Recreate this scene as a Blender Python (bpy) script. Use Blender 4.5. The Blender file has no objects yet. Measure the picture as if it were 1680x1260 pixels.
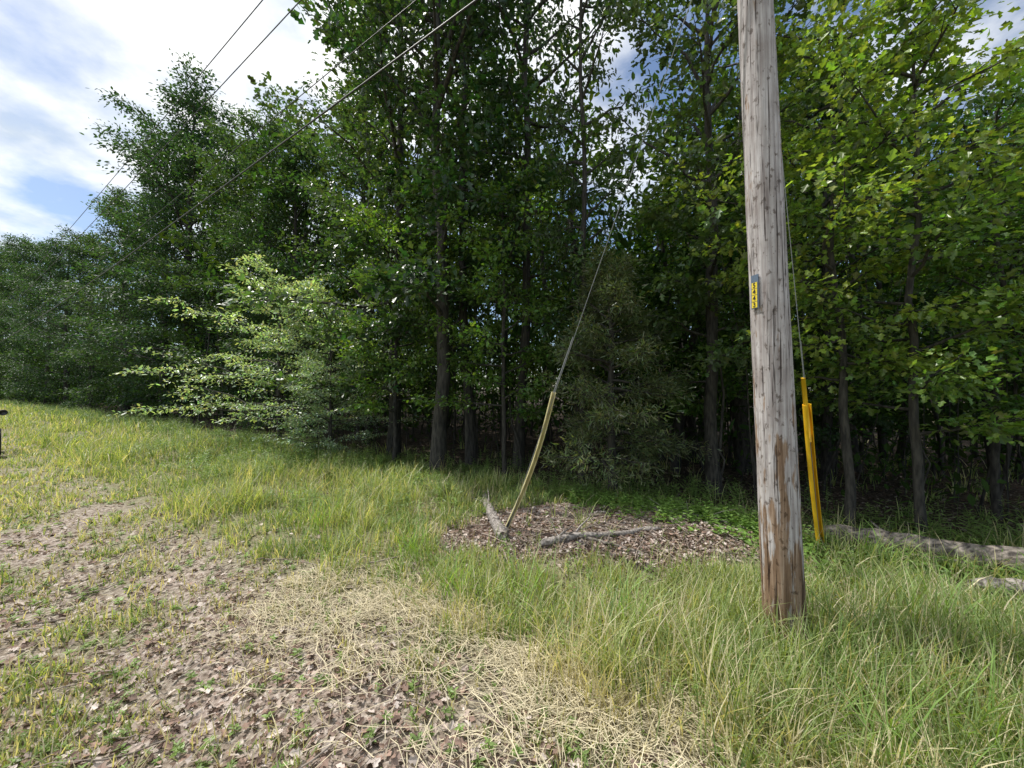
import bpy, math, numpy as np
from mathutils import Vector, Matrix
rng=np.random.default_rng(7)
sc=bpy.context.scene
sc.view_settings.view_transform='Standard'
sc.view_settings.look='None'
sc.view_settings.exposure=0

# ---------------------------------------------------------------- helpers
_tab=np.random.default_rng(3).random((256,256))
def vn(x,y,s=0):
    x=np.asarray(x,float)+s*17.3; y=np.asarray(y,float)+s*9.7
    xi=np.floor(x).astype(int); yi=np.floor(y).astype(int)
    fx=x-xi; fy=y-yi; fx=fx*fx*(3-2*fx); fy=fy*fy*(3-2*fy)
    g=lambda a,b:_tab[a%256,b%256]
    return (g(xi,yi)*(1-fx)+g(xi+1,yi)*fx)*(1-fy)+(g(xi,yi+1)*(1-fx)+g(xi+1,yi+1)*fx)*fy
def fbm(x,y,s=0,o=4):
    t=0;a=.5;n=0
    for i in range(o):
        t=t+a*vn(x*2**i,y*2**i,s+i); n+=a; a*=.5
    return t/n
def sm(a,b,x):
    t=np.clip((x-a)/(b-a),0,1); return t*t*(3-2*t)

class Buf:
    def __init__(s): s.v=[];s.c=[];s.f=[];s.n=0
    def add(s,v,f,mat=0,col=(1,1,1),smooth=False):
        v=np.asarray(v,float).reshape(-1,3)
        c=np.broadcast_to(np.asarray(col,float),(len(v),3))
        s.v.append(v);s.c.append(c)
        if not isinstance(f,list): f=[f]
        for ff in f:
            s.f.append((np.asarray(ff,int)+s.n,mat,smooth))
        s.n+=len(v)
    def mesh(s,name,mats):
        me=bpy.data.meshes.new(name)
        V=np.concatenate(s.v);C=np.concatenate(s.c)
        me.vertices.add(len(V)); me.vertices.foreach_set('co',V.astype(np.float32).ravel())
        li=np.concatenate([f.ravel() for f,_,_ in s.f])
        cnt=np.concatenate([np.full(len(f),f.shape[1]) for f,_,_ in s.f])
        mi=np.concatenate([np.full(len(f),m) for f,m,_ in s.f])
        sh=np.concatenate([np.full(len(f),k) for f,_,k in s.f])
        st=np.concatenate([[0],np.cumsum(cnt)[:-1]])
        me.loops.add(len(li)); me.loops.foreach_set('vertex_index',li.astype(np.int32))
        me.polygons.add(len(cnt)); me.polygons.foreach_set('loop_start',st.astype(np.int32))
        me.polygons.foreach_set('material_index',mi.astype(np.int32))
        me.polygons.foreach_set('use_smooth',sh.astype(bool))
        a=me.attributes.new('Col','FLOAT_COLOR','POINT')
        a.data.foreach_set('color',np.concatenate([C,np.ones((len(C),1))],1).astype(np.float32).ravel())
        me.update(calc_edges=True)
        for m in mats: me.materials.append(m)
        return me
def obj(name,data,parent=None,loc=None):
    o=bpy.data.objects.new(name,data); sc.collection.objects.link(o)
    if parent: o.parent=parent
    if loc is not None: o.location=loc
    return o
def nrm(a): return a/np.maximum(np.linalg.norm(a,axis=-1,keepdims=True),1e-9)

def tube(b,pts,rad,sides=6,mat=0,col=(1,1,1),cap=False,jit=0):
    pts=np.asarray(pts,float);rad=np.broadcast_to(np.asarray(rad,float),(len(pts),))
    t=nrm(np.gradient(pts,axis=0)); m=np.abs(t[:,2]).mean()
    ref=np.array([1.,0,0]) if m>.7 else np.array([0,0,1.])
    a=nrm(np.cross(t,ref)); c=np.cross(t,a)
    th=np.linspace(0,2*np.pi,sides,endpoint=False)
    r=rad[:,None]*np.ones(sides)
    if jit: r=r*(1+jit*(rng.random((len(pts),sides))-.5))
    V=pts[:,None]+r[...,None]*(np.cos(th)[None,:,None]*a[:,None]+np.sin(th)[None,:,None]*c[:,None])
    n=len(pts);i=np.arange(n-1)[:,None]*sides;j=np.arange(sides)[None];k=(j+1)%sides
    F=np.stack([i+j,i+k,i+sides+k,i+sides+j],-1).reshape(-1,4)
    fs=[F]
    if cap: fs+= [np.arange(sides)[None],(np.arange(sides)[::-1]+(n-1)*sides)[None]]
    b.add(V.reshape(-1,3),fs,mat,col,True)

T_SIMPLE=(np.array([[0,0,0],[.2,.28,.05],[.19,.65,.04],[0,1,-.06],[-.19,.65,.04],[-.2,.28,.05]]),np.array([[0,1,2,3],[0,3,4,5]]))
T_LOBE=(np.array([[0,0,0],[.16,.2,.02],[.38,.42,.08],[.15,.55,.03],[.26,.78,.05],[0,1,-.06],
                  [-.26,.78,.05],[-.15,.55,.03],[-.38,.42,.08],[-.16,.2,.02]]),
        np.array([[0,1,2,3,4,5],[0,5,6,7,8,9]]))
T_NEEDLE=(np.array([[0,0,0],[.07,.3,.0],[.05,.8,.0],[0,1,0],[-.05,.8,.0],[-.07,.3,.0]]),np.array([[0,1,2,3],[0,3,4,5]]))
def leaves(b,pos,d,n,size,T,mat,col):
    d=nrm(d);x=nrm(np.cross(d,n));z=np.cross(x,d);t,f=T
    s=np.asarray(size)[:,None,None]
    V=pos[:,None]+s*(t[None,:,0,None]*x[:,None]+t[None,:,1,None]*d[:,None]+t[None,:,2,None]*z[:,None])
    F=f[None]+np.arange(len(pos))[:,None,None]*len(t)
    C=np.repeat(col,len(t),axis=0)
    b.add(V.reshape(-1,3),F.reshape(-1,f.shape[1]),mat,C)

# ---------------------------------------------------------------- materials
def newmat(n):
    m=bpy.data.materials.new(n);m.use_nodes=True;nt=m.node_tree;nt.nodes.clear()
    return m,nt,nt.nodes.new,nt.links.new
def foliage_mat(name,trans=.4,rough=.45,objvar=0.0,spec=.5,matte=False):
    m,nt,N,L=newmat(name)
    out=N('ShaderNodeOutputMaterial');mix=N('ShaderNodeMixShader');mix.inputs[0].default_value=trans
    a=N('ShaderNodeAttribute');a.attribute_name='Col'
    t=N('ShaderNodeBsdfTranslucent')
    src=a.outputs['Color']
    if objvar:
        h=N('ShaderNodeHueSaturation');oi=N('ShaderNodeObjectInfo')
        mr=N('ShaderNodeMapRange');mr.inputs[3].default_value=.5-objvar*.25;mr.inputs[4].default_value=.5+objvar*.18
        L(oi.outputs['Random'],mr.inputs[0]);L(mr.outputs[0],h.inputs['Hue'])
        mr2=N('ShaderNodeMapRange');mr2.inputs[3].default_value=1+objvar*2.8;mr2.inputs[4].default_value=1-objvar*2.0
        L(oi.outputs['Random'],mr2.inputs[0]);L(mr2.outputs[0],h.inputs['Value'])
        L(a.outputs['Color'],h.inputs['Color']);src=h.outputs[0]
    if matte:
        p=N('ShaderNodeBsdfDiffuse');L(src,p.inputs['Color'])
    else:
        p=N('ShaderNodeBsdfPrincipled');p.inputs['Roughness'].default_value=rough
        p.inputs['Specular IOR Level'].default_value=spec;L(src,p.inputs['Base Color'])
    g=N('ShaderNodeMix');g.data_type='RGBA';g.blend_type='MULTIPLY';g.inputs[0].default_value=1
    L(src,g.inputs[6]);g.inputs[7].default_value=(1.7,1.7,.55,1)
    L(g.outputs[2],t.inputs['Color'])
    L(p.outputs[0],mix.inputs[1]);L(t.outputs[0],mix.inputs[2]);L(mix.outputs[0],out.inputs[0])
    return m
def noisy_mat(name,c1,c2,scale=(8,8,8),rough=.85,bump=.3,det=8,lo=.35,hi=.65,dist=.02):
    m,nt,N,L=newmat(name)
    out=N('ShaderNodeOutputMaterial');p=N('ShaderNodeBsdfPrincipled');p.inputs['Roughness'].default_value=rough
    tc=N('ShaderNodeTexCoord');mp=N('ShaderNodeMapping');mp.inputs['Scale'].default_value=scale
    n=N('ShaderNodeTexNoise');n.inputs['Scale'].default_value=1;n.inputs['Detail'].default_value=det
    L(tc.outputs['Object'],mp.inputs[0]);L(mp.outputs[0],n.inputs['Vector'])
    r=N('ShaderNodeValToRGB');r.color_ramp.elements[0].position=lo;r.color_ramp.elements[1].position=hi
    r.color_ramp.elements[0].color=(*c1,1);r.color_ramp.elements[1].color=(*c2,1)
    L(n.outputs['Fac'],r.inputs[0])
    L(r.outputs[0],p.inputs['Base Color'])
    b=N('ShaderNodeBump');b.inputs['Strength'].default_value=bump;b.inputs['Distance'].default_value=dist
    L(n.outputs['Fac'],b.inputs['Height']);L(b.outputs[0],p.inputs['Normal']);L(p.outputs[0],out.inputs[0])
    return m
def plain(name,c,rough=.5,metal=0):
    return noisy_mat(name,tuple(x*.85 for x in c),c,(30,30,30),rough,.08,3)

M_leaf=foliage_mat('leaf',.38,.36,.12,.7)
M_leaffar=foliage_mat('leaf_far',.36,.5,.12,.45)
M_leafbg=foliage_mat('leaf_deep',.3,.45,matte=True)
M_grass=foliage_mat('grass_blade',.38,.45,spec=.4)
M_litter=foliage_mat('dead_leaf',.1,.8,spec=.2,matte=True)
M_bark=noisy_mat('bark',(.018,.016,.014),(.075,.067,.056),(22,22,5),.9,.8)
M_log=noisy_mat('weathered_log',(.09,.075,.065),(.40,.36,.33),(34,34,34),.9,.9)
M_darklog=noisy_mat('old_log',(.05,.042,.036),(.30,.26,.225),(16,30,30),.9,.9)

# ---------------------------------------------------------------- terrain functions
NX,NY=.545,.839      # normal of the corridor, pointing at the forest
def UV(x,y): return NX*x+NY*y, -NY*x+NX*y
def fedge(x,y):
    u,v=UV(x,y); return u+ (fbm(v*.35,u*.0+3,5)-.5)*1.0
def mound(x,y): return np.exp(-(((x-1.05)/1.75)**2+((y-4.35)/1.0)**2)**1.5)
def seg(x,y,a,b_):
    ax,ay=a;bx,by=b_;t=np.clip(((x-ax)*(bx-ax)+(y-ay)*(by-ay))/((bx-ax)**2+(by-ay)**2),0,1)
    return np.hypot(x-ax-t*(bx-ax),y-ay-t*(by-ay))
def height(x,y):
    u,v=UV(x,y)
    near=np.exp(-(np.hypot(x,y)/60)**2)
    z=(fbm(x*.5,y*.5,1)-.5)*.12+(fbm(x*2.3,y*2.3,2)-.5)*.05
    z=z*near+.11*mound(x,y)
    z=z-.05*np.exp(-((u-.7)/.45)**2)*near
    z=z-np.clip(u-6.5,0,25)*.06*sm(12,-2,v)
    return z
def masks(x,y):
    u,v=UV(x,y)
    n=fbm(x*1.6,y*1.6,8); n2=fbm(x*.6,y*.6,12)
    dirt=sm(-.7,0,u)*sm(1.95,1.35,u+(n-.5)*.9)
    dirt=np.clip(dirt*(.55+2.6*(n-.40)),0,1)
    dirt=np.maximum(dirt,.8*sm(.54,.64,n)*sm(2.3,1.3,u))
    far=sm(12,4,np.hypot(x,y)*.9)
    dirt=dirt*(.3+.7*far)
    straw=np.exp(-((u-1.82-(n2-.5)*.9)/.20)**2)*sm(3.9,2.4,y+(n-.5))*sm(.36,.58,fbm(x*2.6,y*2.6,71))
    straw=np.maximum(straw,.35*np.exp(-((u-1.4)/.5)**2)*sm(.48,.64,n)*sm(5,2,y))
    m=mound(x,y)
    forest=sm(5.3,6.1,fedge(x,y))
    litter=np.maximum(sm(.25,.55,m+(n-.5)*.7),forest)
    return np.clip(dirt,0,1),np.clip(straw,0,1),np.clip(litter,0,1),forest

# ---------------------------------------------------------------- ground sheet
def warp(n,near,far):
    t=np.linspace(-1,1,n); k=6.2
    return np.sinh(t*k)/np.sinh(k)*far
n=420
gx=warp(n,0,1500)+0.5; gy=warp(n,0,1500)+3.0
X,Y=np.meshgrid(gx,gy,indexing='ij')
Z=height(X,Y)
V=np.stack([X,Y,Z],-1).reshape(-1,3)
i=np.arange(n-1)[:,None]*n+np.arange(n-1)[None]
F=np.stack([i,i+n,i+n+1,i+1],-1).reshape(-1,4)
d_,s_,l_,f_=masks(X,Y)
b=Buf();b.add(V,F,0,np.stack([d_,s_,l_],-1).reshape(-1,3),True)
m,nt,N,L=newmat('ground_soil')
out=N('ShaderNodeOutputMaterial');p=N('ShaderNodeBsdfPrincipled');p.inputs['Roughness'].default_value=.95
p.inputs['Specular IOR Level'].default_value=.15
tc=N('ShaderNodeTexCoord');a=N('ShaderNodeAttribute');a.attribute_name='Col'
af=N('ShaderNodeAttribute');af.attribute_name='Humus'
sep=N('ShaderNodeSeparateColor');L(a.outputs['Color'],sep.inputs[0])
def noise(sc_,det=8,r=.6):
    q=N('ShaderNodeTexNoise');q.inputs['Scale'].default_value=sc_;q.inputs['Detail'].default_value=det
    q.inputs['Roughness'].default_value=r;L(tc.outputs['Object'],q.inputs['Vector']);return q
def ramp(src,stops):
    r=N('ShaderNodeValToRGB');e=r.color_ramp.elements
    while len(e)<len(stops): e.new(.5)
    for k,(pos,c) in enumerate(stops): e[k].position=pos;e[k].color=(*c,1)
    L(src,r.inputs[0]);return r
def mixc(f,c1,c2):
    g=N('ShaderNodeMix');g.data_type='RGBA'
    L(f,g.inputs[0]);L(c1,g.inputs[6]);L(c2,g.inputs[7]);return g.outputs[2]
n1=noise(28);vor=N('ShaderNodeTexVoronoi');vor.inputs['Scale'].default_value=22
L(tc.outputs['Object'],vor.inputs['Vector'])
cg=ramp(n1.outputs['Fac'],[(.3,(.11,.095,.06)),(.5,(.21,.20,.115)),(.7,(.31,.31,.17))])
cd=ramp(n1.outputs['Fac'],[(.32,(.13,.095,.08)),(.5,(.33,.265,.23)),(.66,(.58,.51,.47))])
cs=ramp(n1.outputs['Fac'],[(.3,(.20,.165,.11)),(.65,(.48,.42,.31))])
cl0=ramp(vor.outputs['Color'],[(.1,(.11,.08,.07)),(.5,(.25,.20,.18)),(.9,(.42,.36,.33))])
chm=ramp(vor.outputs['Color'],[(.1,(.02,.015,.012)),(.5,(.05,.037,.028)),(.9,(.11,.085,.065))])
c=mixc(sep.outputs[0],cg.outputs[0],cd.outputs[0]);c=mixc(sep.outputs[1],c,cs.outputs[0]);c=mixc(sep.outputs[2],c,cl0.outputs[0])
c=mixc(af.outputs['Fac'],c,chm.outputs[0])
L(c,p.inputs['Base Color'])
bp=N('ShaderNodeBump');bp.inputs['Strength'].default_value=.9;bp.inputs['Distance'].default_value=.04
L(n1.outputs['Fac'],bp.inputs['Height']);L(bp.outputs[0],p.inputs['Normal']);L(p.outputs[0],out.inputs[0])
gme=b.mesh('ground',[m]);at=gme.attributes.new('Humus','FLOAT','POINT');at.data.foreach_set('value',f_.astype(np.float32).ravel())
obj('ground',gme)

# ---------------------------------------------------------------- scatter sampling
def sample(N_,a=1.0,b_=7.0,mode='sqrt',margin=1.45):
    r=rng.random(N_)
    if mode=='sqrt': d=(a+r*(b_-a))**2
    else: d=a*(b_/a)**r
    x=(rng.random(N_)*2-1)*(margin*d+1.2)
    return x,d-.35

# ---------------------------------------------------------------- grass
def blades(b,x,y,h,w,lean,az,col):
    n=len(x);z=height(x,y)
    t=np.array([0,.35,.7,1.0])
    cu=lean[:,None]*(t**1.8)[None]
    up=t[None]*np.sqrt(np.clip(1-.55*lean[:,None]**2*t[None]**1.5,.08,1))
    ax,ay=np.cos(az),np.sin(az)
    P=np.zeros((n,4,3))
    P[...,0]=x[:,None]+ax[:,None]*cu*h[:,None];P[...,1]=y[:,None]+ay[:,None]*cu*h[:,None];P[...,2]=z[:,None]+up*h[:,None]-.005
    tw=az+np.pi/2+(rng.random(n)-.5)*1.6
    wx,wy=np.cos(tw)*w,np.sin(tw)*w
    V=np.zeros((n,7,3));ww=[.5,.45,.3]
    for k in range(3):
        V[:,2*k]=P[:,k];V[:,2*k+1]=P[:,k]
        V[:,2*k,0]-=wx*ww[k];V[:,2*k,1]-=wy*ww[k];V[:,2*k+1,0]+=wx*ww[k];V[:,2*k+1,1]+=wy*ww[k]
    V[:,6]=P[:,3]
    o=np.arange(n)[:,None]*7
    Q=np.concatenate([o+[0,1,3,2],o+[2,3,5,4]]);T=o+[4,5,6]
    b.add(V.reshape(-1,3),[Q,T],0,np.repeat(col,7,axis=0))
xa,ya=sample(30000,1.0,7.5);xb,yb=sample(28000,.9,12,'log')
x=np.concatenate([xa,xb]);y=np.concatenate([ya,yb])
u,v=UV(x,y);dirt,straw,lit,forest=masks(x,y)
pn=fbm(x*1.1,y*1.1,21);pn2=fbm(x*3,y*3,25)
nearpole=np.exp(-(((x-2.3)/1.6)**2+((y-2.2)/1.0)**2)**1.2)
prob=np.where(u>2.0,.82,.72)*(1-.96*lit)*(1-.66*dirt)*(1-.35*straw)
prob=prob*(.14+1.0*sm(.40,.60,pn2))
prob=np.maximum(prob,.62*nearpole*(u>2.0))
ld=np.minimum(seg(x,y,(3.4,4.2),(5.9,2.0)),seg(x,y,(3.6,3.0),(5.2,2.5)))
prob=prob*(1-.85*np.exp(-(ld/.28)**2))
k=rng.random(len(x))<prob
k&=~(np.hypot(x-1.73,y-2.46)<.13)
x,y,u,v,dirt,straw,pn,pn2,nearpole,ld=[q[k] for q in (x,y,u,v,dirt,straw,pn,pn2,nearpole,ld)]
D=np.hypot(x,y)
hgt=.13+.14*sm(.42,.66,pn)+.17*nearpole*np.clip(ld/.8,.3,1)
hgt=np.where(u<1.8,.075+.045*sm(.48,.62,pn),hgt)*(1-.3*dirt)*(1+.4*sm(6,20,D))
mfront=np.exp(-(((x-.9)/2.0)**2+((y-3.3)/.8)**2)**1.5);hgt=hgt*(1-.5*mfront)
nb=9
rep=lambda q:np.repeat(q,nb)
X_,Y_=rep(x)+rng.normal(0,.035,len(x)*nb)*(1+rep(D)*.08),rep(y)+rng.normal(0,.035,len(x)*nb)*(1+rep(D)*.08)
H=rep(hgt)*(.4+rng.random(len(X_))**1.3*1.25);W=(.0028+.0032*rng.random(len(X_)))*(1+rep(D)*.2)
lean=np.clip(.15+rng.random(len(X_))**1.3*.9,0,.95);az=rng.random(len(X_))*6.283
g1=np.array([.19,.265,.09]);g2=np.array([.35,.405,.17]);dry=np.array([.56,.50,.35]);g3=np.array([.115,.19,.06])
tt=np.clip(rep(sm(.35,.65,pn))+rng.normal(0,.3,len(X_)),0,1)[:,None]
col=g1*(1-tt)+g2*tt
r_=rng.random(len(X_));col=np.where((r_<.15)[:,None],g3,col)
dp=.17+.22*rep(dirt)+.6*rep(straw)+.14*(rep(u)<2)+.28*rep(sm(.56,.42,pn2))*(rep(u)<4.5)
col=np.where((rng.random(len(X_))<dp)[:,None],dry*(.7+.5*rng.random((len(X_),1))),col)
col=col*(.8+.4*rng.random((len(X_),1)))
b=Buf();blades(b,X_,Y_,H,W,lean,az,col)
xs,ys=sample(6500,1.1,14,'log');us,_=UV(xs,ys);_,_,ls,_=masks(xs,ys);kk=(us>2.2)&(ls<.4);xs,ys=xs[kk],ys[kk];n_=len(xs)
blades(b,xs,ys,.22+.28*rng.random(n_),np.full(n_,.0026)*(1+np.hypot(xs,ys)*.15),.1+.5*rng.random(n_),rng.random(n_)*6.28,
       np.array([.42,.37,.24])*(.6+.7*rng.random((n_,1))))
for cx,cy in [(2.05,1.72),(2.25,1.6),(1.55,1.62),(.75,2.55),(2.75,2.5),(-.45,2.9),(1.9,2.7),(-.9,3.6),(.15,2.9),(3.3,3.5),(-2.2,4.4)]:
    n_=34;blades(b,cx+rng.normal(0,.07,n_),cy+rng.normal(0,.07,n_),.28+.25*rng.random(n_),np.full(n_,.009),.35+.55*rng.random(n_),
      rng.random(n_)*6.28,np.array([.21,.33,.09])*(.8+.5*rng.random((n_,1))))
obj('grass',b.mesh('grass',[M_grass]))

# ---------------------------------------------------------------- straw (thin dead grass lying in the sward)
b=Buf();n_=30000
vv=rng.random(n_)*5.2-2.0; uu=1.75+rng.normal(0,.36,n_)
xs=NX*uu-NY*vv; ys=NY*uu+NX*vv
_,st,_,_=masks(xs,ys);kk=(rng.random(n_)<st*.8+.03)&(ys>.5);xs,ys=xs[kk],ys[kk];n_=len(xs)
azs=np.arctan2(NX,-NY)+rng.normal(0,.8,n_)
z=height(xs,ys)+rng.random(n_)*.05
Lh=.08+.20*rng.random(n_);w=.0011+.001*rng.random(n_)
dx,dy=np.cos(azs)*Lh,np.sin(azs)*Lh;px,py=-np.sin(azs)*w,np.cos(azs)*w
bend=rng.normal(0,.06,n_);up=rng.random(n_)*.05
V=np.zeros((n_,6,3))
for j,(t,dz) in enumerate([(0,0),(.5,1),(1,.2)]):
    for s_,e in ((0,-1),(1,1)):
        V[:,2*j+s_]=np.stack([xs+dx*t+px*e-dy*(bend*8*(t*(1-t))),ys+dy*t+py*e+dx*(bend*8*(t*(1-t))),z+up*dz+.004],-1)
o=np.arange(n_)[:,None]*6
b.add(V.reshape(-1,3),np.concatenate([o+[0,1,3,2],o+[2,3,5,4]]),0,np.repeat(np.array([.60,.53,.38])*(.55+.6*rng.random((n_,1))),6,axis=0))
obj('dry_straw',b.mesh('dry_straw',[M_litter]))

# ---------------------------------------------------------------- leaf litter
xa,ya=sample(72000,.9,9,'log');n0=36000
xm=1.05+rng.normal(0,1.1,n0);ym=4.35+rng.normal(0,.7,n0)
x=np.concatenate([xa,xm]);y=np.concatenate([ya,ym])
dirt,straw,lit,forest=masks(x,y);u,_=UV(x,y)
k=rng.random(len(x))<np.clip(.75*dirt+lit*1.0+.14*(u<2.5)+.05,0,1)
x,y,fo=x[k],y[k],forest[k];n_=len(x)
pos=np.stack([x,y,height(x,y)+.004+rng.random(n_)*.025],-1);az=rng.random(n_)*6.28
d=np.stack([np.cos(az),np.sin(az),rng.normal(0,.35,n_)],-1);nn=np.stack([rng.normal(0,.5,n_),rng.normal(0,.5,n_),np.ones(n_)],-1)
pal=np.array([[.25,.185,.155],[.38,.31,.27],[.54,.47,.43],[.12,.085,.07],[.30,.21,.17]])
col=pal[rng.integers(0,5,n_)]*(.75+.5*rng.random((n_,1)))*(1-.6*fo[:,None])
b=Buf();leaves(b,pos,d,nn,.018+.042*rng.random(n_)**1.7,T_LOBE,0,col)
for k in range(760):
    if k<360: cx=rng.uniform(-4,3.5);cy=rng.uniform(1.3,5.5)
    else: cx=rng.normal(1.05,.85);cy=rng.normal(4.25,.5)
    a0=rng.random()*6.28;l=rng.uniform(.06,.3)*(1.6 if k>=360 else 1)
    t=np.linspace(0,1,5);px=cx+np.cos(a0)*l*t+rng.normal(0,.008,5);py=cy+np.sin(a0)*l*t+rng.normal(0,.008,5)
    tube(b,np.stack([px,py,height(px,py)+.015+rng.random()*.03],-1),rng.uniform(.002,.006),4,0,np.array([.27,.225,.19])*rng.uniform(.5,1.6))
obj('leaf_litter',b.mesh('leaf_litter',[M_litter]))

# ---------------------------------------------------------------- weeds
def stems(b,x,y,h,lsize,nl,col,T=T_SIMPLE,spread=.5):
    n=len(x);z=height(x,y);az=rng.random(n)*6.28;le=rng.random(n)*.35
    top=np.stack([x+np.cos(az)*le*h,y+np.sin(az)*le*h,z+h],-1);base=np.stack([x,y,z],-1)
    w=.003*(1+np.hypot(x,y)*.1)
    V=np.stack([base-np.array([1,0,0])*w[:,None],base+np.array([1,0,0])*w[:,None],top],1)
    b.add(V.reshape(-1,3),np.arange(n*3).reshape(-1,3),0,np.repeat(col*.8,3,axis=0))
    t=(.15+.85*(np.arange(nl)+.5)/nl)[None,:]
    P=base[:,None]+(top-base)[:,None]*t[...,None]
    a=az[:,None]+np.arange(nl)[None]*2.4+rng.random((n,nl))
    dr=np.stack([np.cos(a),np.sin(a),spread*(rng.random((n,nl))-.1)],-1)
    nn=np.stack([rng.normal(0,.25,(n,nl)),rng.normal(0,.25,(n,nl)),np.ones((n,nl))],-1)
    s=(lsize[:,None]*(1.15-.6*t)*(.7+.6*rng.random((n,nl))))
    cc=(col[:,None]*(.75+.5*rng.random((n,nl,1)))).reshape(-1,3)
    leaves(b,P.reshape(-1,3),dr.reshape(-1,3),nn.reshape(-1,3),s.ravel(),T,0,cc)
b=Buf()
xs,ys=sample(11000,1.0,11,'log');us,_=UV(xs,ys);dr_,st_,ls,_=masks(xs,ys)
k=(rng.random(len(xs))<(1-.8*ls)*(1-.6*dr_)*.6);xs,ys,us=xs[k],ys[k],us[k];n_=len(xs)
stems(b,xs,ys,np.where(us>2,.06+.12*rng.random(n_),.02+.04*rng.random(n_)),.018+.025*rng.random(n_)+.0015*np.hypot(xs,ys),9,
      np.array([.20,.29,.095])*(.8+.5*rng.random((n_,1))))
n_=7000;vv=-4+rng.random(n_)**1.7*80;uu=5.4+rng.normal(0,.6,n_)
xs=NX*uu-NY*vv; ys=NY*uu+NX*vv;mm=mound(xs,ys);k=(ys>2)&(mm<.2)&(seg(xs,ys,(3.4,4.2),(5.9,2.0))>.3);xs,ys,vv=xs[k],ys[k],vv[k];n_=len(xs)
gn=sm(.4,.6,fbm(xs*.8,ys*.8,44))
stems(b,xs,ys,(.10+.40*rng.random(n_)*gn)*(1+vv*.008),.06+.09*rng.random(n_),16,np.array([.14,.22,.065])*(.7+.7*rng.random((n_,1))),T_NEEDLE)
n_=6000;xs=rng.uniform(-14,2,n_);ys=rng.uniform(3.2,12,n_);us,_=UV(xs,ys);mm=mound(xs,ys)
k=(us>2.6)&(us<5.6)&(mm<.12)&(fbm(xs*.7,ys*.7,51)>.48);xs,ys=xs[k],ys[k];n_=len(xs)
stems(b,xs,ys,.12+.28*rng.random(n_),.06+.07*rng.random(n_),16,np.array([.19,.28,.09])*(.7+.6*rng.random((n_,1))),T_NEEDLE)
n_=1700;xs=rng.uniform(.8,5.5,n_);us=5.15+rng.normal(0,.3,n_);ys=(us-NX*xs)/NY
k=seg(xs,ys,(3.4,4.2),(5.9,2.0))>.3;xs,ys=xs[k],ys[k];n_=len(xs)
stems(b,xs,ys,.06+.14*rng.random(n_),.05+.04*rng.random(n_),7,np.array([.17,.28,.07])*(.8+.5*rng.random((n_,1))))
obj('weeds',b.mesh('weeds',[M_grass]))

# ---------------------------------------------------------------- trees
def make_tree(name,seed,H,R,cb,r0,nb,nsec,lpc,lsize,T,col,el=(5,55),prof=None,sig=.15,wander=.12,droop=.25,flat=.5,ncl=4,mat=None,nz=.5):
    global rng
    keep=rng;rng=np.random.default_rng(seed)
    b=Buf();nT=14
    t=np.linspace(0,1,nT);off=np.cumsum(rng.normal(0,wander*H/60,(nT,2)),axis=0);off-=off[0]
    TP=np.stack([off[:,0],off[:,1],t*H],-1);TP[0,2]=-.3
    rr=r0*(1-t)**.75+.012;rr[0]*=1.35;
    tube(b,TP,rr,10,0,jit=.12)
    if prof is None: prof=lambda q:.45+.65*np.sin(np.pi*np.clip(q*.85+.12,0,1))
    CP=[];CD=[]
    for k in range(nb):
        q=(k+rng.random())/nb;tz=cb+(1-cb)*q*.985
        p0=np.array([np.interp(tz,t,TP[:,0]),np.interp(tz,t,TP[:,1]),tz*H])
        az=k*2.39996+rng.normal(0,.5);e=math.radians(el[0]+(el[1]-el[0])*q+rng.normal(0,9))
        Lb=R*prof(q)*rng.uniform(.5,1.25)
        s=np.linspace(0,1,6);h=np.array([math.cos(az),math.sin(az),0])
        P=p0+np.outer(s*Lb*math.cos(e),h)+np.outer(s*Lb*math.sin(e)+ s**2*Lb*rng.uniform(-.12,.15),[0,0,1])
        P[1:]+=np.cumsum(rng.normal(0,.03*Lb,(5,3)),axis=0)
        rb=min(r0*.45,.012+.013*Lb);tube(b,P,rb*(1-s)+.004,5,0)
        for j in range(nsec):
            fs=.22+.78*(j+rng.random())/nsec
            q0=np.array([np.interp(fs,s,P[:,c]) for c in range(3)])
            a2=az+rng.choice([-1,1])*rng.uniform(.3,1.3)*(1.1-fs*.6);e2=e*.4+rng.normal(0,.22)
            L2=Lb*rng.uniform(.22,.42)*(1.15-.5*fs)+.12
            dd=np.array([math.cos(a2)*math.cos(e2),math.sin(a2)*math.cos(e2),math.sin(e2)])
            s2=np.linspace(0,1,4);P2=q0+np.outer(s2*L2,dd)+np.outer(s2**2*L2*-.12,[0,0,1])
            tube(b,P2,.007*(1-s2)+.002,3,0)
            for f in np.linspace(.25,1.0,ncl):
                CP.append(q0+dd*L2*f+np.array([0,0,-.12*L2*f*f]));CD.append(dd)
    CP=np.array(CP);CD=np.array(CD);nC=len(CP)
    cv=.65+.7*rng.random(nC)
    idx=np.repeat(np.arange(nC),lpc);n=len(idx)
    o=rng.normal(0,sig,(n,3));o[:,2]*=flat
    pos=CP[idx]+o
    d=CD[idx]*.5+nrm(o)*.5+rng.normal(0,.45,(n,3));d[:,2]-=droop
    nn=rng.normal(0,nz,(n,3));nn[:,2]+=1
    c=np.asarray(col)*cv[idx][:,None]*(.75+.5*rng.random((n,1)))*(1+rng.normal(0,.1,(n,3)))
    leaves(b,pos,d,nn,lsize*(.55+.7*rng.random(n)),T,1,np.clip(c,.005,1))
    rng=keep
    return b.mesh(name,[M_bark,mat or M_leaf])
G=(.050,.098,.034);GF=(.045,.092,.040)
A1=make_tree('oak_a',11,13,2.5,.10,.14,42,6,11,.15,T_LOBE,G)
A2=make_tree('oak_b',12,12,2.3,.20,.13,38,6,11,.15,T_LOBE,G,wander=.25)
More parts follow.
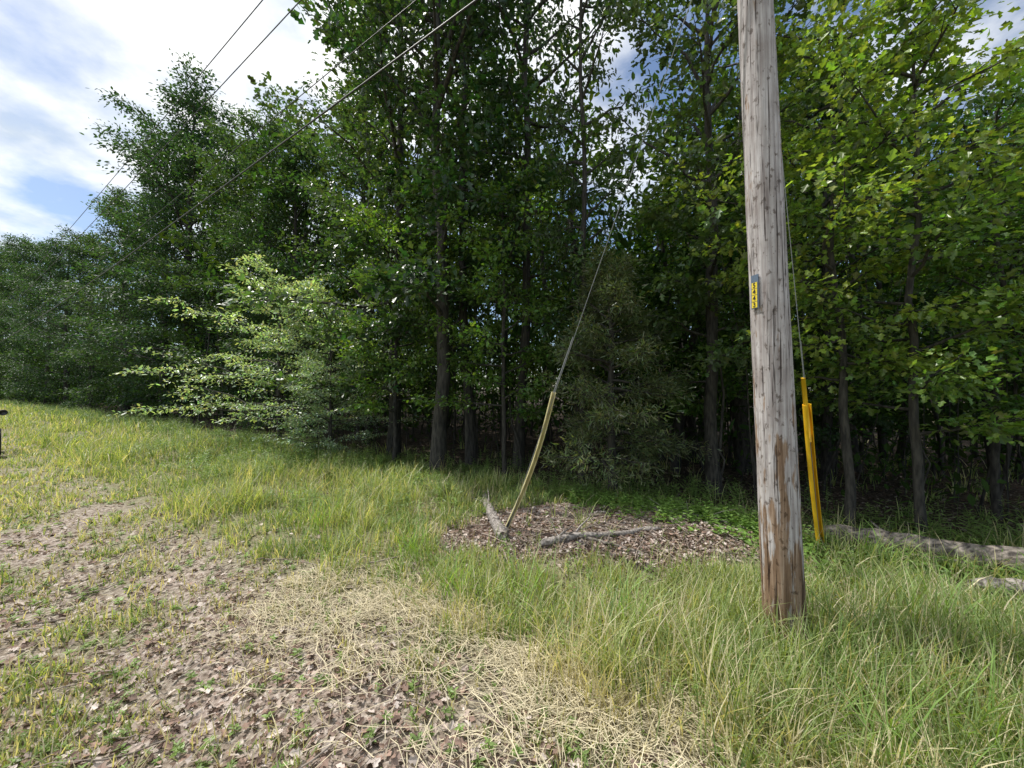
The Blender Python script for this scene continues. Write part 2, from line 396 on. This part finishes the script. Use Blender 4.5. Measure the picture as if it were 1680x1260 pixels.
A3=make_tree('hickory_a',13,13.5,1.9,.22,.10,34,6,9,.14,T_SIMPLE,G,wander=.25)
S1=make_tree('sapling_a',21,7.5,1.7,.20,.05,28,5,12,.12,T_LOBE,(.12,.205,.04),el=(10,35),wander=.25)
S2=make_tree('sapling_b',22,8.5,1.9,.28,.06,30,5,12,.12,T_LOBE,(.14,.23,.045),el=(0,35),wander=.25)
F1=make_tree('far_oak_a',31,18,3.3,.04,.25,64,7,17,.19,T_SIMPLE,GF,sig=.26,flat=.6,mat=M_leaffar)
F2=make_tree('far_oak_b',32,17,3.0,.03,.22,58,7,17,.19,T_SIMPLE,GF,sig=.26,flat=.6,mat=M_leaffar)
D1=make_tree('dogwood_a',41,4.4,2.5,.10,.05,34,7,11,.095,T_SIMPLE,(.25,.34,.24),el=(5,30),sig=.11,flat=.2,nz=.25,droop=.1,prof=lambda q:1.05-.55*q)
C1=make_tree('cedar_a',51,3.6,1.15,.12,.06,60,9,14,.085,T_NEEDLE,(.17,.20,.09),el=(-5,40),sig=.06,flat=.9,droop=.1,prof=lambda q:1.0-.75*q,nz=1)
def place(name,me,x,y,s=1,rot=0,sz=None):
    o=obj(name,me);o.location=(x,y,float(height(np.array([x]),np.array([y]))[0]));o.rotation_euler=(0,0,rot);o.scale=(s,s,sz or s);return o
R_=[0.3,1.9,4.1,2.6,5.5,.9,3.3,4.9,1.2,2.2,5.9,3.9]
P=[('oak_tree',A2,-1.45,7.5,1.0),('oak_tree',A3,-.85,8.2,1.0),('hickory_tree',A3,.12,7.9,.95),('hickory_tree',A3,1.25,6.9,.55),
('oak_tree',A2,3.1,5.9,.72),('hickory_tree',A3,5.0,8.4,.75),('oak_tree',A1,6.2,7.6,.60),('oak_tree',A2,8.6,6.9,.56),
('oak_tree',A1,-2.9,9.4,1.0),('hickory_tree',A3,-4.3,11.6,.9),('oak_tree',A1,-5.6,14.2,.9),
('sapling_tree',S1,4.42,4.15,.75),('sapling_tree',S2,3.95,4.55,.72),('sapling_tree',S2,6.05,4.8,.60),('sapling_tree',S1,3.6,7.0,.75),
('sapling_tree',S1,-.1,7.0,.7),('sapling_tree',S1,-2.6,8.4,.75),('sapling_tree',S2,6.3,3.6,.50),('sapling_tree',S1,7.9,4.5,.68),
('oak_tree',F2,-8.9,15.8,.69),('oak_tree',F1,-11.2,17.4,.76),('oak_tree',F2,-14.6,20.2,.86),('oak_tree',F1,-18.2,21.5,1.0),
('oak_tree',F2,-21.9,24.2,1.0),('oak_tree',F1,-27.0,26.9,.82),('oak_tree',F2,-33.7,30.8,.80),('oak_tree',F1,-42,36.3,.84),
('oak_tree',F2,-50.4,41.7,1.0),('oak_tree',F1,-61.4,48.8,1.1),('oak_tree',F2,-73,56.4,1.25),('oak_tree',F1,-88,66.2,1.4),('oak_tree',F2,-105,77,1.5)]
for k,(nm,me,x,y,s) in enumerate(P): place(nm,me,x,y,s,R_[k%12]+k*.7,13.5/13.5*.85 if s==.55 else None)
place('dogwood_shrub',D1,-7.0,11.6,1.1,.4);place('dogwood_shrub',D1,-4.9,10.4,.85,2.0);place('dogwood_shrub',D1,-4.2,8.9,.5,3.0)
place('cedar_tree',C1,1.55,5.95,1.0,.5)

# ---------------------------------------------------------------- forest mass behind
def skyline(x,y):
    r=x/y
    return np.interp(r,[-1.5,-1.3,-1.17,-1.09,-1.0,-.9,-.78,-.70,-.54,-.46,.08,.16,.22,.34,.42,.48,.9,1.02,1.4],
                       [.33,.36,.40,.60,.74,.80,.76,.72,.74,1.2,1.2,.75,.42,.42,.75,1.1,1.05,.76,.70])
b=Buf();pts=[]
while len(pts)<300:
    d=8*(90/8)**rng.random();x=rng.uniform(-1.5,1.75)*d;y=d
    u,v=UV(x,y)
    if u<8.2+ (1.0 if v>20 else 0) or u>46: continue
    if any((x-q[0])**2+(y-q[1])**2<(.8+.02*d)**2 for q in pts[-400:]): continue
    pts.append((x,y,d))
for (x,y,d) in pts:
    z0=float(height(np.array([x]),np.array([y]))[0]);H=rng.uniform(10,16)*(1+.35*(d>25))
    H=min(H,1.6+float(skyline(x,y))*y*rng.uniform(.78,.98)); H=max(H,3.5)
    r0=.03+.15*rng.random()**2;t=np.linspace(0,1,7);off=np.cumsum(rng.normal(0,.13,(7,2)),axis=0);off-=off[0]
    tube(b,np.stack([x+off[:,0],y+off[:,1],z0-.3+t*H],-1),r0*(1-t)**.7+.01,6,0)
    nc=int(60);q=rng.random(nc)**.85;az=rng.random(nc)*6.28
    Rr=rng.uniform(1.5,2.6)*(1+.02*d);rad=Rr*np.sqrt(rng.random(nc))*(.45+.7*np.sin(np.pi*np.clip(q*.85+.1,0,1)))
    cz=z0+.8+q*(H-1.1)
    C=np.stack([x+rad*np.cos(az),y+rad*np.sin(az),cz],-1)
    for j in range(0,nc,7):
        tz=max(.5,C[j,2]-rad[j]*.5-z0);pj=np.array([x,y,z0+tz]);tube(b,np.linspace(pj,C[j],3),[.02,.012,.005],3,0)
    lp=12;idx=np.repeat(np.arange(nc),lp);n_=len(idx)
    sg=.28*(1+.012*d);o=rng.normal(0,sg,(n_,3));o[:,2]*=.6
    dd=rng.normal(0,.7,(n_,3));dd[:,2]-=.2;nn=rng.normal(0,.5,(n_,3));nn[:,2]+=1
    tint=np.array([rng.uniform(.85,1.35),rng.uniform(.9,1.15),rng.uniform(.7,1.2)])*rng.uniform(.8,1.3)
    cc=np.array([.042,.080,.026])*tint*(.7+.6*rng.random(nc))[idx][:,None]*(.75+.5*rng.random((n_,1)))
    leaves(b,C[idx]+o,dd,nn,(.16+.12*rng.random(n_))*(1+.018*d),T_SIMPLE,1,cc)
# understory
n0=1900;vv=-14+rng.random(n0)**1.25*130;uu=6.8+rng.random(n0)*11
xs=NX*uu-NY*vv; ys=NY*uu+NX*vv;k=(ys>2.5);xs,ys,vv=xs[k],ys[k],vv[k];n0=len(xs);big=1+np.clip(vv,0,130)*.015
zz=height(xs,ys)+.25+rng.random(n0)**1.2*3.2*big
for j in range(0,n0,4): tube(b,[[xs[j],ys[j],-1.0],[xs[j]+.05,ys[j],zz[j]]],[.012,.006],3,0)
C=np.stack([xs,ys,zz],-1);idx=np.repeat(np.arange(n0),30);n_=len(idx);o=rng.normal(0,.38,(n_,3))*big[idx][:,None];o[:,2]*=.4
dd=rng.normal(0,.7,(n_,3));dd[:,2]-=.1;nn=rng.normal(0,.3,(n_,3));nn[:,2]+=1
leaves(b,C[idx]+o,dd,nn,(.08+.1*rng.random(n_))*big[idx]**1.3,T_SIMPLE,1,np.array([.045,.082,.024])*(.6+.8*rng.random((n_,1))))
for k in range(190):
    vq=rng.uniform(-10,22);uq=rng.uniform(6.3,14);x=NX*uq-NY*vq;y=NY*uq+NX*vq
    if y<2.5: continue
    z0=float(height(np.array([x]),np.array([y]))[0]);h=rng.uniform(1.5,7);r=.008+.035*rng.random()**2
    ln=rng.normal(0,.12,2)*h
    t=np.linspace(0,1,6);off=np.cumsum(rng.normal(0,.08,(6,2)),axis=0);off-=off[0];off+=np.outer(t,ln)
    tube(b,np.stack([x+off[:,0],y+off[:,1],z0-.1+t*h],-1),r*(1-.7*t),5,0)
obj('forest',b.mesh('forest',[M_bark,M_leafbg]))

# ---------------------------------------------------------------- fallen logs
def log(name,p0,p1,r0,r1,mat,bend=.05,seed=0,stub=3,lift=.7):
    b=Buf();nn_=26;t=np.linspace(0,1,nn_);p0=np.array(p0,float);p1=np.array(p1,float)
    P=p0+(p1-p0)*t[:,None];side=nrm(np.cross(p1-p0,[0,0,1.]))
    P+=side*(np.sin(t*3.1+seed)*bend+rng.normal(0,.006,nn_))[:,None];P[:,2]=height(P[:,0],P[:,1])+ (r0+(r1-r0)*t)*lift+np.linspace(p0[2],p1[2],nn_)
    rr=(r0+(r1-r0)*t)*(1+rng.normal(0,.08,nn_));rr[0]*=.55;rr[-1]*=.6;tube(b,P,rr,14,0,cap=True,jit=.35)
    for k in range(stub):
        q=P[rng.integers(2,nn_-3)];a=rng.random()*6.28;dd=np.array([math.cos(a),math.sin(a),.4]);l=rng.uniform(.12,.4)
        tube(b,q+np.outer(np.linspace(0,1,4),dd*l)+rng.normal(0,.008,(4,3)),[r0*.3,r0*.22,r0*.15,r0*.06],6,0,cap=True)
    return obj(name,b.mesh(name,[mat]))
log('fallen_log',(-.38,5.75,.02),(-.12,3.85,.03),.035,.065,M_log,.03,1,5)
log('fallen_branch',(.25,3.72,.03),(1.6,4.1,0.02),.035,.022,M_log,.04,2,6)
log('fallen_branch',(.5,3.95,.03),(1.2,3.6,0.02),.018,.012,M_darklog,.04,2,4)
log('fallen_branch',(1.6,4.9,.03),(2.7,4.2,0.02),.02,.012,M_log,.05,4,4)
log('fallen_log',(3.4,4.2,.03),(5.9,2.0,.06),.09,.14,M_darklog,.06,3)
log('fallen_log',(3.6,3.02,.04),(5.2,2.5,.05),.055,.09,M_log,.05,4)
log('fallen_branch',(3.3,3.75,.03),(4.5,3.45,.03),.025,.03,M_darklog,.05,5)

# ---------------------------------------------------------------- utility pole
m,nt,N,L=newmat('pole_wood')
out=N('ShaderNodeOutputMaterial');p=N('ShaderNodeBsdfPrincipled');p.inputs['Roughness'].default_value=.85;p.inputs['Specular IOR Level'].default_value=.25
tc=N('ShaderNodeTexCoord')
def mnoise(scale,det=8,rough=.6):
    mp=N('ShaderNodeMapping');mp.inputs['Scale'].default_value=scale;L(tc.outputs['Object'],mp.inputs[0])
    q=N('ShaderNodeTexNoise');q.inputs['Scale'].default_value=1;q.inputs['Detail'].default_value=det;q.inputs['Roughness'].default_value=rough
    L(mp.outputs[0],q.inputs['Vector']);return q
ng=mnoise((60,60,2.2));nb_=mnoise((18,18,3));nc_=mnoise((70,70,1.3),4,.55);nd=mnoise((34,34,20),6);ne=mnoise((7,7,5),5)
grey=ramp(ng.outputs['Fac'],[(.3,(.24,.205,.20)),(.5,(.42,.39,.385)),(.7,(.60,.57,.57))])
brn=ramp(ng.outputs['Fac'],[(.3,(.09,.055,.035)),(.5,(.24,.155,.10)),(.7,(.44,.34,.26))])
sx=N('ShaderNodeSeparateXYZ');L(tc.outputs['Object'],sx.inputs[0])
mr=N('ShaderNodeMapRange');mr.inputs[1].default_value=2.0;mr.inputs[2].default_value=.1;mr.inputs[3].default_value=-.12;mr.inputs[4].default_value=.13
L(sx.outputs[2],mr.inputs[0]);ad=N('ShaderNodeMath');L(mr.outputs[0],ad.inputs[0]);L(nb_.outputs['Fac'],ad.inputs[1])
fb=ramp(ad.outputs[0],[(.50,(0,0,0)),(.56,(1,1,1))])
c=mixc(fb.outputs[0],grey.outputs[0],brn.outputs[0])
crk=ramp(nc_.outputs['Fac'],[(.35,(.14,.11,.10)),(.40,(1,1,1))])
pit=ramp(nd.outputs['Fac'],[(.35,(.35,.31,.28)),(.43,(1,1,1))])
blo=ramp(ne.outputs['Fac'],[(.35,(.72,.69,.67)),(.6,(1,1,1))])
for q in (crk,pit,blo):
    g=N('ShaderNodeMix');g.data_type='RGBA';g.blend_type='MULTIPLY';g.inputs[0].default_value=.9
    L(c,g.inputs[6]);L(q.outputs[0],g.inputs[7]);c=g.outputs[2]
L(c,p.inputs['Base Color'])
b1=N('ShaderNodeBump');b1.inputs['Strength'].default_value=.8;b1.inputs['Distance'].default_value=.008;L(crk.outputs[0],b1.inputs['Height'])
b2=N('ShaderNodeBump');b2.inputs['Strength'].default_value=.8;b2.inputs['Distance'].default_value=.008;L(ng.outputs['Fac'],b2.inputs['Height']);L(b1.outputs[0],b2.inputs['Normal'])
L(b2.outputs[0],p.inputs['Normal']);L(p.outputs[0],out.inputs[0]);M_pole=m
M_steel=plain('galvanised_steel',(.26,.27,.28),.45);M_wire=plain('wire_black',(.03,.03,.035),.5)
M_ins=plain('insulator_grey',(.45,.46,.5),.25)
PB=np.array([1.73,2.46,0.]);SL=-.15/4.1
def polept(z): return np.array([PB[0]+SL*z,PB[1],z])
def make_pole(base,sl,Hp):
    e=obj('utility_pole',None,loc=base)
    b=Buf();z=np.concatenate([[-.3],np.linspace(0,Hp,160)]);sides=56
    r=.116-(.116-.082)*np.clip(z,0,None)/Hp*1.0
    th=np.linspace(0,2*np.pi,sides,endpoint=False)
    Z,TH=np.meshgrid(z,th,indexing='ij');RR=r[:,None]*(1+.06*(fbm(4+2*np.cos(TH),Z*.35+2*np.sin(TH),61)-.5)+.06*(fbm(9+6*np.cos(TH),Z*3+6*np.sin(TH),63)-.5))
    RR=RR*(1+.05*np.exp(-np.clip(Z,0,9)/.25))
    V=np.stack([sl*Z+RR*np.cos(TH),RR*np.sin(TH),Z],-1).reshape(-1,3)
    i=np.arange(len(z)-1)[:,None]*sides;j=np.arange(sides)[None];k=(j+1)%sides
    F=np.stack([i+j,i+k,i+sides+k,i+sides+j],-1).reshape(-1,4)
    b.add(V,[F,(np.arange(sides)+(len(z)-1)*sides)[None]],0,(1,1,1),True)
    obj('shaft',b.mesh('shaft',[M_pole]),e)
    b=Buf()
    dv=np.array([-.545,-.839,0])
    for zz in (5.2,5.65,6.9,7.5):
        q=np.array([sl*zz,0,zz]);tube(b,[q+dv*.06,q+dv*.2],.012,8,0,cap=True)
        tube(b,[q+dv*.2+[0,0,-.05],q+dv*.2+[0,0,-.02],q+dv*.2,q+dv*.2+[0,0,.03],q+dv*.2+[0,0,.05]],[.02,.04,.028,.04,.02],10,1,cap=True)
    for zz in (5.2,5.6):
        q=np.array([sl*zz,0,zz]);tube(b,[q+[0,0,-.03],q+[0,0,.03]],.102,24,0)
    obj('hardware',b.mesh('hardware',[M_steel,M_ins]),e)
    return e
pole=make_pole(PB,SL,7.9)
pole2=make_pole(np.array([1.73-58.7,2.46+38.1,0]),0,7.9)
nrmv=np.array([-.96,-.278,0]);nrmv/=np.linalg.norm(nrmv)
zt=2.21;rt=.112
tag=obj('number_tag',None,pole);tag.location=Vector((SL*zt,0,zt))+Vector(nrmv)*rt
xax=Vector((0,0,1)).cross(Vector(nrmv)).normalized();tag.rotation_euler=Matrix((xax,Vector((0,0,1)),Vector(nrmv))).transposed().to_euler()
def box(b,cx,cy,cz,sx,sy,sz,mat=0,col=(1,1,1)):
    s=np.array([[x,y,z] for x in(-1,1) for y in(-1,1) for z in(-1,1)])*.5*np.array([sx,sy,sz])+[cx,cy,cz]
    b.add(s,np.array([[0,1,3,2],[4,6,7,5],[0,4,5,1],[2,3,7,6],[0,2,6,4],[1,5,7,3]]),mat,col)
M_tagb=plain('tag_blue_black',(.10,.14,.20),.4);M_tagy=plain('tag_yellow',(.75,.58,.03),.45);M_blk=plain('black_paint',(.012,.012,.012),.5)
b=Buf();box(b,0,.012,.002,.052,.215,.004)
obj('tag_plate',b.mesh('tag_plate',[M_tagb]),tag)
b=Buf()
for k in range(4): box(b,0,.052-.041*k,.0055,.038,.037,.003)
obj('tag_tiles',b.mesh('tag_tiles',[M_tagy]),tag)
for k,ch in enumerate('5443'):
    cu=bpy.data.curves.new('tag_digit','FONT');cu.body=ch;cu.size=.042;cu.align_x='CENTER';cu.align_y='CENTER';cu.extrude=.0008;cu.offset=.0003
    cu.materials.append(M_blk);o=obj('tag_digit_%d'%(k+1),cu,tag);o.location=(0,.052-.041*k,.0085)

def curve(name,pts,r,mat,parent=None,res=2):
    cu=bpy.data.curves.new(name,'CURVE');cu.dimensions='3D';cu.bevel_depth=r;cu.bevel_resolution=res
    s=cu.splines.new('POLY');s.points.add(len(pts)-1)
    for q,w in zip(s.points,pts): q.co=(*w,1)
    cu.materials.append(mat);return obj(name,cu,parent)
dv=np.array([-.545,-.839,0])*.2
for h,r in ((5.2,.010),(5.65,.005),(6.9,.007),(7.5,.007)):
    a0=polept(h)+dv;a1=np.array([1.73-58.7,2.46+38.1,h])+dv;t=np.linspace(0,1,60)
    P=a0+(a1-a0)*t[:,None];P[:,2]-=.55*4*t*(1-t)
    t2=np.linspace(0,1,30)[1:];Q=a0+np.array([.839,-.545,0])*t2[:,None]*40;Q[:,2]-=.35*4*t2*(1-t2)
    curve('power_line',[tuple(q) for q in np.concatenate([Q[::-1],P])],r,M_wire)
M_gy1=noisy_mat('guard_faded_yellow',(.50,.43,.20),(.70,.63,.36),(20,20,6),.5,.1)
M_gy2=noisy_mat('guard_yellow',(.70,.40,.012),(.85,.53,.03),(20,20,4),.4,.1)
def guy(A,B,tg,rg,mat,bow,extra=None):
    A=np.array(A,float);B=np.array(B,float)
    e=obj('guy_wire',None,loc=A);D=B-A
    curve('cable',[(0,0,-.05),tuple(D)],.0028,M_steel,e)
    curve('cable_grip',[tuple(D*tg),tuple(D*(tg+.06)),tuple(D*(tg+.10))],.0055,M_steel,e)
    b=Buf();t=np.linspace(0,1,24);P=D*tg*t[:,None]+np.outer(np.sin(t*np.pi),bow)
    ta=nrm(np.gradient(P,axis=0));a=nrm(np.cross(ta,[0,1.,0]));c=np.cross(a,ta)
    th=np.linspace(math.radians(-50),math.radians(230),13);
    prof=np.concatenate([np.stack([np.cos(th),-np.sin(th)],-1)*rg,(np.stack([np.cos(th),-np.sin(th)],-1)*(rg*.82))[::-1]])
    prof=prof*[1,-1]
    ns=len(prof);V=P[:,None]+prof[None,:,0,None]*a[:,None]+prof[None,:,1,None]*c[:,None]
    i=np.arange(len(P)-1)[:,None]*ns;j=np.arange(ns)[None];k=(j+1)%ns
    F=np.stack([i+j,i+k,i+ns+k,i+ns+j],-1).reshape(-1,4)
    b.add(V.reshape(-1,3),[F,np.arange(ns)[None],(np.arange(ns)+(len(P)-1)*ns)[None]],0,(1,1,1),False)
    if extra:
        tube(b,[D*extra[0]+[-.01,0,0],D*extra[1]+[-.01,0,0]],rg*.55,10,0,cap=True)
    obj('guard',b.mesh('guard',[mat]),e)
    b=Buf();tube(b,[(-D*.03)*[1,1,1],(D*.02)],.012,8,0,cap=True);obj('anchor_rod',b.mesh('anchor_rod',[M_steel]),e)
guy((-.07,4.2,.08),tuple(polept(5.2)),.292,.024,M_gy1,np.array([.05,0,0]))
guy((3.1,3.88,0),tuple(polept(5.6)),.262,.034,M_gy2,np.array([-.01,0,0]),(.2,.305))

# ---------------------------------------------------------------- parked ATV at the left edge
atv=obj('parked_atv',None,loc=(-13.26,9.38,0));atv.rotation_euler=(0,0,math.radians(143))
M_rub=plain('tyre_rubber',(.02,.02,.02),.8);M_atv=plain('atv_green_black',(.03,.035,.03),.35)
def tor(name,x,y,r=.30,w=.12):
    b=Buf();th=np.linspace(0,2*np.pi,33)
    prof=[(r-.13,-w),(r-.02,-w),(r,-w*.6),(r,w*.6),(r-.02,w),(r-.13,w),(.05,w*.5),(0.001,w*.5)]
    V=np.array([[[pr*math.cos(t),pw,pr*math.sin(t)] for pr,pw in prof] for t in th[:-1]]);m_=len(prof)
    i=np.arange(32)[:,None]*m_;k=((np.arange(32)+1)%32)[:,None]*m_;j=np.arange(m_-1)[None]
    b.add(V.reshape(-1,3),np.stack([i+j,k+j,k+j+1,i+j+1],-1).reshape(-1,4),0)
    o=obj(name,b.mesh(name,[M_rub]),atv);o.location=(x,y,r)
for k,(x,y) in enumerate([(.62,.38),(.62,-.38),(-.62,.38),(-.62,-.38)]): tor('wheel_%d'%(k+1),x,y)
b=Buf();box(b,0,0,.42,1.1,.34,.22);box(b,.62,0,.66,.55,.94,.06);box(b,-.62,0,.66,.6,.94,.06);box(b,.3,0,.68,.35,.3,.25);box(b,.75,0,.56,.25,.35,.2)
o=obj('body',b.mesh('body',[M_atv]),atv);bm=o.modifiers.new('bevel','BEVEL');bm.width=.03;bm.segments=2
b=Buf();box(b,-.25,0,.78,.75,.28,.12);o=obj('seat',b.mesh('seat',[M_rub]),atv);bm=o.modifiers.new('bevel','BEVEL');bm.width=.04;bm.segments=3
b=Buf();tube(b,[[.3,0,.78],[.22,0,.92]],.025,8);tube(b,[[.1,-.42,.95],[.2,-.15,.95],[.2,.15,.95],[.1,.42,.95]],.016,8)
for s in(-1,1):
    tube(b,[[.18,.34*s,.95],[.2,.46*s,1.0]],.009,6);tube(b,[[.185,.52*s,1.02],[.2,.52*s,1.02],[.23,.52*s,1.02]],[.07,.078,.03],14,cap=True)
for sx_ in (.62,-.65):
    for yy in(-.3,0,.3): tube(b,[[sx_-.28,yy,.76],[sx_+.28,yy,.76]],.01,6)
    for xx in(-.28,.28): tube(b,[[sx_+xx,-.35,.76],[sx_+xx,.35,.76]],.01,6)
obj('handlebar_and_racks',b.mesh('handlebar_and_racks',[M_wire]),atv)

# ---------------------------------------------------------------- sky + sun
EL,ROT=math.radians(60),math.radians(-68)
w=bpy.data.worlds.new('World');sc.world=w;w.use_nodes=True;nt=w.node_tree;nt.nodes.clear();N=nt.nodes.new;L=nt.links.new
def math_(op,a,b_=None):
    q=N('ShaderNodeMath');q.operation=op
    for k,s in enumerate((a,b_)):
        if s is None: continue
        if isinstance(s,(int,float)): q.inputs[k].default_value=s
        else: L(s,q.inputs[k])
    return q.outputs[0]
out=N('ShaderNodeOutputWorld');bg=N('ShaderNodeBackground');bg.inputs[1].default_value=.15
sky=N('ShaderNodeTexSky');sky.sky_type='NISHITA';sky.sun_disc=False;sky.sun_elevation=EL;sky.sun_rotation=ROT;sky.ozone_density=2.5
tc=N('ShaderNodeTexCoord');sx=N('ShaderNodeSeparateXYZ');L(tc.outputs['Generated'],sx.inputs[0])
den=math_('MAXIMUM',math_('ADD',sx.outputs[2],.22),.1)
dv_=N('ShaderNodeVectorMath');dv_.operation='DIVIDE';cb_=N('ShaderNodeCombineXYZ')
for k in range(3): L(den,cb_.inputs[k])
L(tc.outputs['Generated'],dv_.inputs[0]);L(cb_.outputs[0],dv_.inputs[1])
mp=N('ShaderNodeMapping');mp.inputs['Scale'].default_value=(1.5,1.5,0);mp.inputs['Location'].default_value=(.4,.2,0);L(dv_.outputs[0],mp.inputs[0])
q=N('ShaderNodeTexNoise');q.inputs['Scale'].default_value=1.1;q.inputs['Detail'].default_value=9;q.inputs['Roughness'].default_value=.55;L(mp.outputs[0],q.inputs['Vector'])
fac=math_('ADD',q.outputs['Fac'],math_('ADD',math_('MULTIPLY',math_('SUBTRACT',sx.outputs[2],.38),.55),math_('MULTIPLY',math_('ADD',sx.outputs[0],.35),-.16)))
r=N('ShaderNodeValToRGB');r.color_ramp.elements[0].position=.42;r.color_ramp.elements[1].position=.57;L(fac,r.inputs[0])
q2=N('ShaderNodeTexNoise');q2.inputs['Scale'].default_value=2.6;q2.inputs['Detail'].default_value=8;L(mp.outputs[0],q2.inputs['Vector'])
r2=N('ShaderNodeValToRGB');r2.color_ramp.elements[0].position=.36;r2.color_ramp.elements[1].position=.54
r2.color_ramp.elements[0].color=(4.6,5.3,6.2,1);r2.color_ramp.elements[1].color=(8.2,8.3,8.3,1);L(q2.outputs['Fac'],r2.inputs[0])
g=N('ShaderNodeMix');g.data_type='RGBA';L(r.outputs[0],g.inputs[0]);L(sky.outputs[0],g.inputs[6]);L(r2.outputs[0],g.inputs[7])
L(g.outputs[2],bg.inputs[0]);L(bg.outputs[0],out.inputs[0])
sl=bpy.data.lights.new('sun','SUN');sl.energy=5.0;sl.angle=math.radians(.5);sl.color=(1,.96,.89)
so=obj('sun',sl);S=Vector((math.sin(ROT)*math.cos(EL),math.cos(ROT)*math.cos(EL),math.sin(EL)));so.rotation_euler=S.to_track_quat('Z','Y').to_euler();so.location=S*50

# ---------------------------------------------------------------- camera
cam=bpy.data.cameras.new('camera');co=obj('camera',cam);cam.sensor_width=36;cam.lens=13.52;cam.clip_end=5000;cam.clip_start=.05
co.location=(0,0,1.6);co.rotation_euler=(math.radians(90.9),0,0);sc.camera=co
